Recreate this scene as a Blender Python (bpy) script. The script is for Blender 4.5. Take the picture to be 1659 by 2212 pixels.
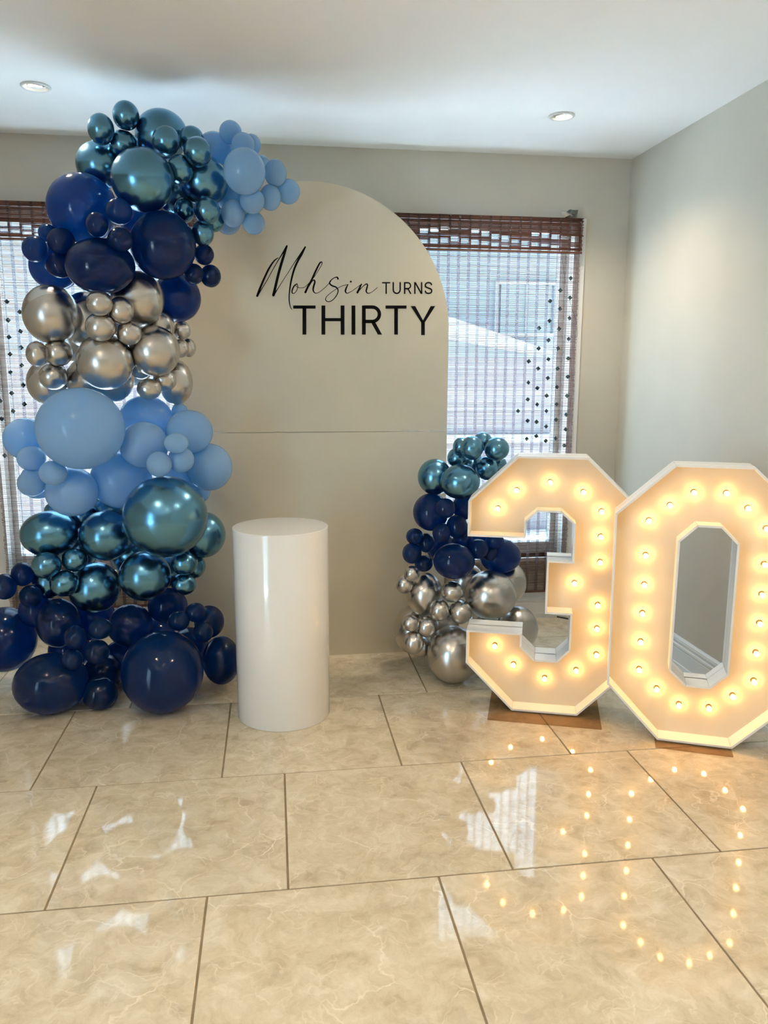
import bpy, bmesh, math, random
from mathutils import Vector, Matrix

random.seed(7)
sc = bpy.context.scene
for o in list(bpy.data.objects):
    bpy.data.objects.remove(o, do_unlink=True)

# ------------------------------------------------------------------ camera
cam_data = bpy.data.cameras.new('camera')
cam_data.sensor_fit = 'VERTICAL'
cam_data.sensor_height = 36.0
cam_data.sensor_width = 36.0
cam_data.lens = 27.676
cam_data.clip_start = 0.05
cam = bpy.data.objects.new('camera', cam_data)
sc.collection.objects.link(cam)
RIGHT = Vector((0.990286, -0.139011, 0.003016))
DOWN = Vector((-0.021564, -0.174972, -0.984337))
FWD = Vector((0.137361, 0.974711, -0.17627))
CAM = Vector((0.0, 0.0, 1.327))
m = Matrix.Identity(4)
for i in range(3):
    m[i][0] = RIGHT[i]; m[i][1] = -DOWN[i]; m[i][2] = -FWD[i]; m[i][3] = CAM[i]
cam.matrix_world = m
sc.camera = cam

# ------------------------------------------------------------------ daylight, exposure
SKY = 8.0                    # overcast daylight outside the windows
LAMP_W = 32.0                # each ceiling downlight
BULB = 36.0                  # marquee bulbs
world = bpy.data.worlds.new('overcast_sky')
sc.world = world
world.use_nodes = True
bg = world.node_tree.nodes['Background']
bg.inputs[0].default_value = (0.52, 0.77, 1.0, 1)
bg.inputs[1].default_value = SKY
sun_data = bpy.data.lights.new('sun', 'SUN')      # added to brighten the paving and so the ceiling; shines between the houses
sun_data.energy = 98.0
sun_data.color = (0.72, 0.87, 1.0)
sun_data.angle = math.radians(3.0)
sun = bpy.data.objects.new('sun', sun_data)
sc.collection.objects.link(sun)
sun.location = (12, 6, 14)
sun.rotation_euler = Vector((0.62, 0.0, 0.78)).to_track_quat('Z', 'Y').to_euler()
sc.view_settings.view_transform = 'Standard'
sc.view_settings.look = 'None'
sc.view_settings.gamma = 1.0
sc.view_settings.exposure = 0.5
sc.view_settings.use_curve_mapping = False
sc.cycles.use_denoising = True
sc.cycles.max_bounces = 8
sc.cycles.diffuse_bounces = 4
sc.cycles.transparent_max_bounces = 12
sc.cycles.sample_clamp_indirect = 20.0
sc.cycles.use_adaptive_sampling = True
sc.cycles.adaptive_threshold = 0.05

# ------------------------------------------------------------------ helpers
COL = sc.collection

def new_mat(name):
    mt = bpy.data.materials.new(name)
    mt.use_nodes = True
    nt = mt.node_tree
    return mt, nt, nt.nodes['Principled BSDF']

def simple(name, col, rough=0.5, metal=0.0, bump=0.0, bscale=200.0, var=0.06, vscale=6.0, spec=0.5, coat=0.0):
    """procedural paint / plastic / metal: slight colour variation and fine relief"""
    mt, nt, b = new_mat(name)
    b.inputs['Roughness'].default_value = rough
    b.inputs['Metallic'].default_value = metal
    b.inputs['Specular IOR Level'].default_value = spec
    b.inputs['Coat Weight'].default_value = coat
    b.inputs['Coat Roughness'].default_value = 0.03
    tc = nt.nodes.new('ShaderNodeTexCoord')
    nz = nt.nodes.new('ShaderNodeTexNoise')
    nz.inputs['Scale'].default_value = vscale
    nt.links.new(tc.outputs['Object'], nz.inputs['Vector'])
    rp = nt.nodes.new('ShaderNodeValToRGB')
    rp.color_ramp.elements[0].position = 0.3
    rp.color_ramp.elements[1].position = 0.7
    rp.color_ramp.elements[0].color = (*[c * (1 - var) for c in col], 1)
    rp.color_ramp.elements[1].color = (*[min(1, c * (1 + var)) for c in col], 1)
    nt.links.new(nz.outputs['Fac'], rp.inputs['Fac'])
    nt.links.new(rp.outputs['Color'], b.inputs['Base Color'])
    if bump:
        n2 = nt.nodes.new('ShaderNodeTexNoise')
        n2.inputs['Scale'].default_value = bscale
        nt.links.new(tc.outputs['Object'], n2.inputs['Vector'])
        bp = nt.nodes.new('ShaderNodeBump')
        bp.inputs['Strength'].default_value = bump
        bp.inputs['Distance'].default_value = 0.002
        nt.links.new(n2.outputs['Fac'], bp.inputs['Height'])
        nt.links.new(bp.outputs['Normal'], b.inputs['Normal'])
    return mt

def latex(name, base, through, rough, amount, spec=0.5):
    """thin glossy rubber that lets light through"""
    mt, nt, b = new_mat(name)
    b.inputs['Base Color'].default_value = (*base, 1)
    b.inputs['Roughness'].default_value = rough
    b.inputs['Specular IOR Level'].default_value = spec
    tl = nt.nodes.new('ShaderNodeBsdfTranslucent')
    tl.inputs['Color'].default_value = (*through, 1)
    lw = nt.nodes.new('ShaderNodeLayerWeight')
    lw.inputs['Blend'].default_value = 0.25
    ml = nt.nodes.new('ShaderNodeMath'); ml.operation = 'MULTIPLY_ADD'
    ml.inputs[1].default_value = -amount * 0.6
    ml.inputs[2].default_value = amount
    nt.links.new(lw.outputs['Facing'], ml.inputs[0])
    mx = nt.nodes.new('ShaderNodeMixShader')
    nt.links.new(ml.outputs[0], mx.inputs['Fac'])
    nt.links.new(b.outputs[0], mx.inputs[1])
    nt.links.new(tl.outputs[0], mx.inputs[2])
    nt.links.new(mx.outputs[0], nt.nodes['Material Output'].inputs['Surface'])
    return mt

def chrome(name, base, rough):
    mt, nt, b = new_mat(name)
    b.inputs['Base Color'].default_value = (*base, 1)
    b.inputs['Metallic'].default_value = 1.0
    b.inputs['Roughness'].default_value = rough
    tc = nt.nodes.new('ShaderNodeTexCoord')
    nz = nt.nodes.new('ShaderNodeTexNoise')
    nz.inputs['Scale'].default_value = 2.5
    nt.links.new(tc.outputs['Object'], nz.inputs['Vector'])
    mr = nt.nodes.new('ShaderNodeMapRange')
    mr.inputs['To Min'].default_value = rough * 0.8
    mr.inputs['To Max'].default_value = rough * 1.25
    nt.links.new(nz.outputs['Fac'], mr.inputs['Value'])
    nt.links.new(mr.outputs['Result'], b.inputs['Roughness'])
    return mt

def glow(name, col, strength):
    mt = bpy.data.materials.new(name)
    mt.use_nodes = True
    nt = mt.node_tree
    nt.nodes.remove(nt.nodes['Principled BSDF'])
    e = nt.nodes.new('ShaderNodeEmission')
    e.inputs[0].default_value = (*col, 1)
    e.inputs[1].default_value = strength
    nt.links.new(e.outputs[0], nt.nodes['Material Output'].inputs['Surface'])
    return mt

def obj(name, me, mat=None, parent=None, loc=None, rot=None):
    o = bpy.data.objects.new(name, me)
    COL.objects.link(o)
    if mat is not None and me is not None and not me.materials:
        me.materials.append(mat)
    if parent is not None:
        o.parent = parent
    if loc is not None:
        o.location = loc
    if rot is not None:
        o.rotation_euler = rot
    return o

def tag(o, label, cat, group=None):
    o['label'] = label
    o['category'] = cat
    if group:
        o['group'] = group
    return o

def structure(o):
    o['kind'] = 'structure'
    return o

def mesh_from(bm, name, smooth=False):
    bm.normal_update()
    me = bpy.data.meshes.new(name)
    bm.to_mesh(me)
    bm.free()
    if smooth:
        for p in me.polygons:
            p.use_smooth = True
    return me

def pyd(name, v, f, smooth=False):
    me = bpy.data.meshes.new(name)
    me.from_pydata(v, [], f)
    me.update()
    if smooth:
        for p in me.polygons:
            p.use_smooth = True
    return me

BOXF = [(0, 3, 2, 1), (4, 5, 6, 7), (0, 1, 5, 4), (1, 2, 6, 5), (2, 3, 7, 6), (3, 0, 4, 7)]
def boxv(x0, x1, y0, y1, z0, z1):
    return [(x0, y0, z0), (x1, y0, z0), (x1, y1, z0), (x0, y1, z0),
            (x0, y0, z1), (x1, y0, z1), (x1, y1, z1), (x0, y1, z1)]

def boxes(name, lst):
    """several boxes (x0,x1,y0,y1,z0,z1) in one mesh"""
    v, f = [], []
    for b in lst:
        k = len(v)
        v += boxv(*b)
        f += [tuple(i + k for i in q) for q in BOXF]
    return pyd(name, v, f)

def bevel_box(name, x0, x1, y0, y1, z0, z1, w=0.003, seg=2):
    bm = bmesh.new()
    vs = [bm.verts.new(c) for c in boxv(x0, x1, y0, y1, z0, z1)]
    for q in BOXF:
        bm.faces.new([vs[i] for i in q])
    bmesh.ops.bevel(bm, geom=bm.edges[:], offset=w, segments=seg, affect='EDGES', profile=0.5)
    return mesh_from(bm, name)

def lathe(name, prof, n=48, smooth=True):
    """revolve (r, z) profile about z; r == 0 gives a pole"""
    v, f, rings = [], [], []
    for r, z in prof:
        if r < 1e-7:
            rings.append([len(v)]); v.append((0, 0, z))
        else:
            rings.append([len(v) + i for i in range(n)])
            v += [(r * math.cos(2 * math.pi * i / n), r * math.sin(2 * math.pi * i / n), z) for i in range(n)]
    for a, b in zip(rings[:-1], rings[1:]):
        for i in range(n):
            j = (i + 1) % n
            if len(a) == 1 and len(b) == 1:
                continue
            if len(a) == 1:
                f.append((a[0], b[j], b[i]))
            elif len(b) == 1:
                f.append((a[i], a[j], b[0]))
            else:
                f.append((a[i], a[j], b[j], b[i]))
    me = pyd(name, v, f, smooth)
    bm = bmesh.new(); bm.from_mesh(me)
    bmesh.ops.recalc_face_normals(bm, faces=bm.faces[:])
    bm.to_mesh(me); bm.free()
    return me

def prism(name, pts, y0, y1):
    """polygon in x,z extruded from y0 to y1 (may be concave)"""
    bm = bmesh.new()
    a = [bm.verts.new((x, y0, z)) for x, z in pts]
    b = [bm.verts.new((x, y1, z)) for x, z in pts]
    fa = bm.faces.new(a); fb = bm.faces.new(b[::-1])
    n = len(pts)
    for i in range(n):
        j = (i + 1) % n
        bm.faces.new((a[i], b[i], b[j], a[j]))
    bmesh.ops.recalc_face_normals(bm, faces=bm.faces[:])
    return mesh_from(bm, name)

def tube(name, pts, r, n=8):
    pts = [Vector(p) for p in pts]
    v, f = [], []
    for i, p in enumerate(pts):
        d = (pts[min(i + 1, len(pts) - 1)] - pts[max(i - 1, 0)]).normalized()
        s = d.cross(Vector((0.3, 0.2, 1))).normalized()
        t = d.cross(s)
        for k in range(n):
            a = 2 * math.pi * k / n
            v.append(p + s * (r * math.cos(a)) + t * (r * math.sin(a)))
    for i in range(len(pts) - 1):
        for k in range(n):
            l = (k + 1) % n
            f.append((i * n + k, i * n + l, (i + 1) * n + l, (i + 1) * n + k))
    f.append(tuple(range(n))[::-1]); f.append(tuple((len(pts) - 1) * n + k for k in range(n)))
    return pyd(name, v, f, True)

def spline(pts, sub=8):
    """Catmull-Rom through points of any dimension"""
    out = []
    P = [pts[0]] + list(pts) + [pts[-1]]
    for i in range(1, len(P) - 2):
        for k in range(sub):
            t = k / sub
            out.append(tuple(0.5 * ((2 * b) + (-a + c) * t + (2 * a - 5 * b + 4 * c - d) * t * t + (-a + 3 * b - 3 * c + d) * t ** 3)
                             for a, b, c, d in zip(P[i - 1], P[i], P[i + 1], P[i + 2])))
    out.append(tuple(pts[-1]))
    return out

# ------------------------------------------------------------------ room dimensions (metres)
XL, XR = -2.45, 1.818
YB, YF = 4.0, -3.2           # window wall / wall behind the photographer
ZC = 2.38

# ------------------------------------------------------------------ materials of the setting
M = {}
M['wall'] = simple('greige_wall_paint', (0.565, 0.525, 0.445), 0.75, bump=0.05, bscale=350, var=0.015, spec=0.3)
M['ceiling'] = simple('white_ceiling_paint', (0.88, 0.87, 0.855), 0.85, bump=0.04, bscale=300, var=0.01, spec=0.2)
M['trim'] = simple('white_trim_paint', (0.74, 0.74, 0.73), 0.35, var=0.02)
M['grout'] = simple('brown_grout', (0.24, 0.18, 0.11), 0.9, bump=0.3, bscale=500, var=0.15, vscale=20)

def tile_material():
    mt, nt, b = new_mat('polished_beige_marble')
    N, L = nt.nodes, nt.links
    tc = N.new('ShaderNodeTexCoord'); oi = N.new('ShaderNodeObjectInfo')
    off = N.new('ShaderNodeVectorMath'); off.operation = 'SCALE'
    off.inputs[0].default_value = (37.0, 19.0, 53.0)
    L.new(oi.outputs['Random'], off.inputs['Scale'])
    add = N.new('ShaderNodeVectorMath'); add.operation = 'ADD'
    L.new(tc.outputs['Object'], add.inputs[0]); L.new(off.outputs[0], add.inputs[1])
    # warp
    w = N.new('ShaderNodeTexNoise'); w.inputs['Scale'].default_value = 9.0; w.inputs['Detail'].default_value = 5.0
    L.new(add.outputs[0], w.inputs['Vector'])
    ws = N.new('ShaderNodeVectorMath'); ws.operation = 'SCALE'; ws.inputs['Scale'].default_value = 0.16
    L.new(w.outputs['Color'], ws.inputs[0])
    add2 = N.new('ShaderNodeVectorMath'); add2.operation = 'ADD'
    L.new(add.outputs[0], add2.inputs[0]); L.new(ws.outputs[0], add2.inputs[1])
    # cloudy base
    c = N.new('ShaderNodeTexNoise'); c.inputs['Scale'].default_value = 13.0; c.inputs['Detail'].default_value = 9.0
    c.inputs['Roughness'].default_value = 0.66
    L.new(add2.outputs[0], c.inputs['Vector'])
    r1 = N.new('ShaderNodeValToRGB')
    r1.color_ramp.elements[0].position = 0.30; r1.color_ramp.elements[0].color = (0.44, 0.36, 0.245, 1)
    r1.color_ramp.elements[1].position = 0.72; r1.color_ramp.elements[1].color = (0.70, 0.63, 0.50, 1)
    e = r1.color_ramp.elements.new(0.5); e.color = (0.57, 0.49, 0.355, 1)
    L.new(c.outputs['Fac'], r1.inputs['Fac'])
    # thin pale veins, two scales
    prev = r1.outputs['Color']
    for sc_, wd, amt in ((5.5, 0.022, 0.85), (17.0, 0.06, 0.50)):
        vo = N.new('ShaderNodeTexVoronoi'); vo.feature = 'DISTANCE_TO_EDGE'; vo.inputs['Scale'].default_value = sc_
        L.new(add2.outputs[0], vo.inputs['Vector'])
        mr = N.new('ShaderNodeMapRange'); mr.inputs['From Min'].default_value = 0.0; mr.inputs['From Max'].default_value = wd
        mr.inputs['To Min'].default_value = amt; mr.inputs['To Max'].default_value = 0.0
        L.new(vo.outputs['Distance'], mr.inputs['Value'])
        br = N.new('ShaderNodeTexNoise'); br.inputs['Scale'].default_value = 6.0 + sc_ * 0.4; br.inputs['Detail'].default_value = 3.0
        L.new(add.outputs[0], br.inputs['Vector'])
        mb = N.new('ShaderNodeMapRange'); mb.inputs['From Min'].default_value = 0.45; mb.inputs['From Max'].default_value = 0.65
        L.new(br.outputs['Fac'], mb.inputs['Value'])
        mu = N.new('ShaderNodeMath'); mu.operation = 'MULTIPLY'
        L.new(mr.outputs['Result'], mu.inputs[0]); L.new(mb.outputs['Result'], mu.inputs[1])
        mx = N.new('ShaderNodeMix'); mx.data_type = 'RGBA'
        L.new(mu.outputs[0], mx.inputs['Factor']); L.new(prev, mx.inputs['A'])
        mx.inputs['B'].default_value = (0.76, 0.68, 0.55, 1)
        prev = mx.outputs['Result']
    L.new(prev, b.inputs['Base Color'])
    b.inputs['Roughness'].default_value = 0.045
    b.inputs['IOR'].default_value = 1.55
    # very slight waviness of the polish
    wn = N.new('ShaderNodeTexNoise'); wn.inputs['Scale'].default_value = 3.0
    L.new(tc.outputs['Object'], wn.inputs['Vector'])
    bp = N.new('ShaderNodeBump'); bp.inputs['Strength'].default_value = 0.02; bp.inputs['Distance'].default_value = 0.01
    L.new(wn.outputs['Fac'], bp.inputs['Height']); L.new(bp.outputs['Normal'], b.inputs['Normal'])
    return mt
M['tile'] = tile_material()

# ------------------------------------------------------------------ floor: grout bed with tiles
floor = structure(obj('floor', boxes('floor', [(XL - 0.1, XR + 0.1, YF - 0.1, YB + 0.1, -0.12, -0.003)]), M['grout']))
PT, GAP = 0.6045, 0.0055
full_tile = bevel_box('tile', -PT / 2 + GAP / 2, PT / 2 - GAP / 2, -PT / 2 + GAP / 2, PT / 2 - GAP / 2, -0.009, 0.0, 0.0012, 1)
row = 0
y0 = 1.859 - PT * 9
while y0 < YB:
    k = round((y0 - 1.859) / PT)
    xs = 0.0135 if k % 2 == 0 else -0.193
    x0 = xs - PT * 6
    while x0 < XR:
        ax, bx = max(x0 + GAP / 2, XL), min(x0 + PT - GAP / 2, XR)
        ay, by = max(y0 + GAP / 2, YF), min(y0 + PT - GAP / 2, YB)
        if bx - ax > 0.02 and by - ay > 0.02:
            cx, cy = x0 + PT / 2, y0 + PT / 2
            if abs((bx - ax) - (PT - GAP)) < 1e-6 and abs((by - ay) - (PT - GAP)) < 1e-6:
                me = full_tile
            else:
                me = bevel_box('cut_tile', ax - cx, bx - cx, ay - cy, by - cy, -0.009, 0.0, 0.0012, 1)
            obj('tile', me, M['tile'], floor, (cx, cy, 0))
        x0 += PT
    y0 += PT

# ------------------------------------------------------------------ walls and ceiling
WIN = [(-1.30, -0.16), (0.39, 1.53)]        # clear openings in the window wall
WZ0, WZ1 = 0.34, 2.07
T = 0.22
wl = []
xs = [XL - T, WIN[0][0], WIN[0][1], WIN[1][0], WIN[1][1], XR + T]
for i in range(5):
    if i in (1, 3):
        wl += [(xs[i], xs[i + 1], YB, YB + T, -0.1, WZ0), (xs[i], xs[i + 1], YB, YB + T, WZ1, ZC + 0.15)]
    else:
        wl.append((xs[i], xs[i + 1], YB, YB + T, -0.1, ZC + 0.15))
structure(obj('wall_back', boxes('wall_back', wl), M['wall']))
structure(obj('wall_right', boxes('wall_right', [(XR, XR + T, YF - T, YB, -0.1, ZC + 0.15)]), M['wall']))
# the left wall, out of view, has a glazed patio door that lets in daylight
PD = (-1.3, 0.1, 2.08)
structure(obj('wall_left', boxes('wall_left', [(XL - T, XL, YF - T, PD[0], -0.1, ZC + 0.15), (XL - T, XL, PD[1], YB, -0.1, ZC + 0.15),
                                               (XL - T, XL, PD[0], PD[1], PD[2], ZC + 0.15)]), M['wall']))
# plain wall behind the photographer
structure(obj('wall_front', boxes('wall_front', [(XL, XR, YF - T, YF, -0.1, ZC + 0.15)]), M['wall']))
pd = structure(obj('door_1', boxes('patio_frame', [(XL - 0.12, XL - 0.06, PD[0], PD[0] + 0.06, 0, PD[2]), (XL - 0.12, XL - 0.06, PD[1] - 0.06, PD[1], 0, PD[2]),
                                                   (XL - 0.12, XL - 0.06, PD[0] + 0.06, PD[1] - 0.06, PD[2] - 0.06, PD[2]), (XL - 0.12, XL - 0.06, PD[0] + 0.06, PD[1] - 0.06, -0.003, 0.05),
                                                   (XL - 0.12, XL - 0.06, -0.64, -0.56, 0.05, PD[2] - 0.06)]), M['trim']))

LIGHTS = [(-0.858, 3.355), (1.223, 3.395), (-0.858, 1.45), (1.223, 1.45), (-0.858, -0.45), (1.223, -0.45), (-0.858, -2.3), (1.223, -2.3), (0.18, 0.5), (0.18, -1.4)]  # last two, mid-room, are unseen lamps added as fill light
HOLE = 0.034
xsl = sorted({XL - T, XR + T} | {round(x + s * HOLE, 5) for x, _ in LIGHTS for s in (-1, 1)})
ysl = sorted({YF - T, YB + T} | {round(y + s * HOLE, 5) for _, y in LIGHTS for s in (-1, 1)})
vv, ff, idx = [], [], {}
def vid(x, y):
    if (x, y) not in idx:
        idx[(x, y)] = len(vv); vv.append((x, y, ZC))
    return idx[(x, y)]
for x0, x1 in zip(xsl[:-1], xsl[1:]):
    for y0, y1 in zip(ysl[:-1], ysl[1:]):
        if any(abs((x0 + x1) / 2 - lx) < 0.02 and abs((y0 + y1) / 2 - ly) < 0.02 for lx, ly in LIGHTS):
            continue
        ff.append((vid(x0, y0), vid(x0, y1), vid(x1, y1), vid(x1, y0)))
ceil = structure(obj('ceiling', pyd('ceiling', vv, ff), M['ceiling']))
sd = ceil.modifiers.new('board', 'SOLIDIFY'); sd.thickness = 0.012; sd.offset = -1

# baseboards: stepped moulding profile (distance from wall, height)
BP = [(0, 0), (0.017, 0), (0.017, 0.020), (0.014, 0.023), (0.014, 0.084), (0.012, 0.088), (0.016, 0.096), (0.016, 0.104), (0.010, 0.108),
      (0.010, 0.118), (0.013, 0.121), (0.011, 0.126), (0.011, 0.131), (0.006, 0.137), (0.004, 0.140), (0, 0.140)]
def run(name, a, b, inward):
    v = []
    for p in (a, b):
        v += [(p[0] + inward[0] * d, p[1] + inward[1] * d, z) for d, z in BP]
    n = len(BP)
    f = [(i, (i + 1) % n, n + (i + 1) % n, n + i) for i in range(n)] + [tuple(range(n))[::-1], tuple(range(n, 2 * n))]
    me = pyd(name, v, f)
    bm = bmesh.new(); bm.from_mesh(me); bmesh.ops.recalc_face_normals(bm, faces=bm.faces[:]); bm.to_mesh(me); bm.free()
    return structure(obj(name, me, M['trim']))
run('baseboard_back', (XL, YB), (XR, YB), (0, -1))
run('baseboard_right', (XR, YF), (XR, YB), (-1, 0))
run('baseboard_left', (XL, PD[1]), (XL, YB), (1, 0))

# ------------------------------------------------------------------ windows
M['glass'] = bpy.data.materials.new('window_glass')
M['glass'].use_nodes = True
nt = M['glass'].node_tree
nt.nodes.remove(nt.nodes['Principled BSDF'])
tr = nt.nodes.new('ShaderNodeBsdfTransparent'); gl = nt.nodes.new('ShaderNodeBsdfGlossy')
tr.inputs[0].default_value = (0.93, 0.97, 0.98, 1); gl.inputs['Roughness'].default_value = 0.02
lw = nt.nodes.new('ShaderNodeLayerWeight'); lw.inputs['Blend'].default_value = 0.5
pw = nt.nodes.new('ShaderNodeMath'); pw.operation = 'POWER'; pw.inputs[1].default_value = 5.0
fr = nt.nodes.new('ShaderNodeMath'); fr.operation = 'MULTIPLY_ADD'; fr.inputs[1].default_value = 0.9; fr.inputs[2].default_value = 0.04
nt.links.new(lw.outputs['Facing'], pw.inputs[0]); nt.links.new(pw.outputs[0], fr.inputs[0])
mx = nt.nodes.new('ShaderNodeMixShader')
nt.links.new(fr.outputs[0], mx.inputs[0]); nt.links.new(tr.outputs[0], mx.inputs[1]); nt.links.new(gl.outputs[0], mx.inputs[2])
nt.links.new(mx.outputs[0], nt.nodes['Material Output'].inputs['Surface'])

obj('pane', boxes('pane', [(XL - 0.094, XL - 0.088, PD[0] + 0.06, -0.64, 0.05, PD[2] - 0.06)]), M['glass'], pd)
obj('pane', boxes('pane', [(XL - 0.094, XL - 0.088, -0.56, PD[1] - 0.06, 0.05, PD[2] - 0.06)]), M['glass'], pd)

def window(n, x0, x1):
    y0, y1 = YB + 0.10, YB + 0.15
    w = structure(obj('window_%d' % n, boxes('window_frame', [
        (x0, x0 + 0.026, y0, y1, WZ0, WZ1), (x1 - 0.026, x1, y0, y1, WZ0, WZ1),
        (x0 + 0.026, x1 - 0.026, y0, y1, WZ0, WZ0 + 0.06), (x0 + 0.026, x1 - 0.026, y0, y1, WZ1 - 0.035, WZ1)]), M['trim']))
    obj('pane', boxes('pane', [(x0 + 0.026, x1 - 0.026, y0 + 0.02, y0 + 0.026, WZ0 + 0.06, WZ1 - 0.035)]), M['glass'], w)
    # casing on the wall and reveal lining
    c = 0.058
    obj('casing', boxes('casing', [(x0 - c, x0, YB - 0.016, YB, WZ0 - 0.05, WZ1 + 0.015), (x1, x1 + c, YB - 0.016, YB, WZ0 - 0.05, WZ1 + 0.015),
                                   (x0, x1, YB - 0.016, YB, WZ1, WZ1 + 0.015)]), M['trim'], w)
    obj('sill', bevel_box('sill', x0 - c, x1 + c, YB - 0.026, YB + 0.10, WZ0 - 0.022, WZ0, 0.004), M['trim'], w)
    # lower part of the casing runs down to the baseboard
    obj('casing_leg', boxes('casing_leg', [(x0 - c, x0, YB - 0.0155, YB, 0.14, WZ0 - 0.05), (x1, x1 + c, YB - 0.0155, YB, 0.14, WZ0 - 0.05)]), M['trim'], w)
    return w
window(1, *WIN[0])
window(2, *WIN[1])

# ------------------------------------------------------------------ woven wood blinds
def wood_slats(name, a, b, tl):
    mt, nt, bs = new_mat(name)
    tc = nt.nodes.new('ShaderNodeTexCoord'); mp = nt.nodes.new('ShaderNodeMapping')
    mp.inputs['Scale'].default_value = (3.0, 1.0, 170.0)
    nz = nt.nodes.new('ShaderNodeTexNoise'); nz.inputs['Scale'].default_value = 1.0; nz.inputs['Detail'].default_value = 3
    nt.links.new(tc.outputs['Object'], mp.inputs['Vector']); nt.links.new(mp.outputs[0], nz.inputs['Vector'])
    rp = nt.nodes.new('ShaderNodeValToRGB')
    rp.color_ramp.elements[0].position = 0.35; rp.color_ramp.elements[1].position = 0.65
    rp.color_ramp.elements[0].color = (*a, 1); rp.color_ramp.elements[1].color = (*b, 1)
    nt.links.new(nz.outputs['Fac'], rp.inputs['Fac']); nt.links.new(rp.outputs[0], bs.inputs['Base Color'])
    bs.inputs['Roughness'].default_value = 0.45
    t = nt.nodes.new('ShaderNodeBsdfTranslucent'); nt.links.new(rp.outputs[0], t.inputs['Color'])
    mx = nt.nodes.new('ShaderNodeMixShader'); mx.inputs[0].default_value = tl
    nt.links.new(bs.outputs[0], mx.inputs[1]); nt.links.new(t.outputs[0], mx.inputs[2])
    nt.links.new(mx.outputs[0], nt.nodes['Material Output'].inputs['Surface'])
    return mt
def sheer_tape():
    mt = wood_slats('woven_warp_tape', (0.20, 0.13, 0.13), (0.32, 0.22, 0.22), 0.6)
    nt = mt.node_tree
    src = nt.nodes['Material Output'].inputs['Surface'].links[0].from_socket
    tp = nt.nodes.new('ShaderNodeBsdfTransparent'); mx = nt.nodes.new('ShaderNodeMixShader'); mx.inputs[0].default_value = 0.62
    nt.links.new(src, mx.inputs[1]); nt.links.new(tp.outputs[0], mx.inputs[2])
    nt.links.new(mx.outputs[0], nt.nodes['Material Output'].inputs['Surface'])
    return mt
M['slat'] = wood_slats('brown_bamboo_slats', (0.075, 0.026, 0.016), (0.20, 0.080, 0.05), 0.45)
M['tape'] = sheer_tape()
M['mirror'] = simple('smoky_mirror', (0.10, 0.13, 0.15), 0.12, metal=0.9, var=0.3, vscale=60)
M['cord'] = simple('black_cord', (0.015, 0.015, 0.018), 0.6)
M['rail'] = simple('dark_wood_rail', (0.10, 0.04, 0.022), 0.5, var=0.2)

def slat_mesh(name, x0, x1, z0, z1, yc, pitch, hgt, th, cuts=(), seed=1, wave=0.0):
    """every slat a thin bar; cuts are (xa, xb, za, zb) where slats have slipped apart"""
    rnd = random.Random(seed)
    lst = []
    n = int((z1 - z0) / pitch)
    for i in range(n):
        z = z1 - pitch * (i + 0.5)
        hh = hgt * rnd.uniform(0.75, 1.2)
        e0, e1 = x0 + rnd.uniform(-0.004, 0.003), x1 + rnd.uniform(-0.003, 0.004)
        segs = [(e0, e1)]
        for xa, xb, za, zb in cuts:
            if za < z < zb:
                ns = []
                for a, b in segs:
                    if xb <= a or xa >= b:
                        ns.append((a, b)); continue
                    if xa - a > 0.002: ns.append((a, xa))
                    if b - xb > 0.002: ns.append((xb, b))
                segs = ns
        dy = rnd.uniform(-0.0006, 0.0006)
        for a, b in segs:
            lst.append((a, b, yc + dy - th / 2, yc + dy + th / 2, z - hh / 2, z + hh / 2))
    return boxes(name, lst)

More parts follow.
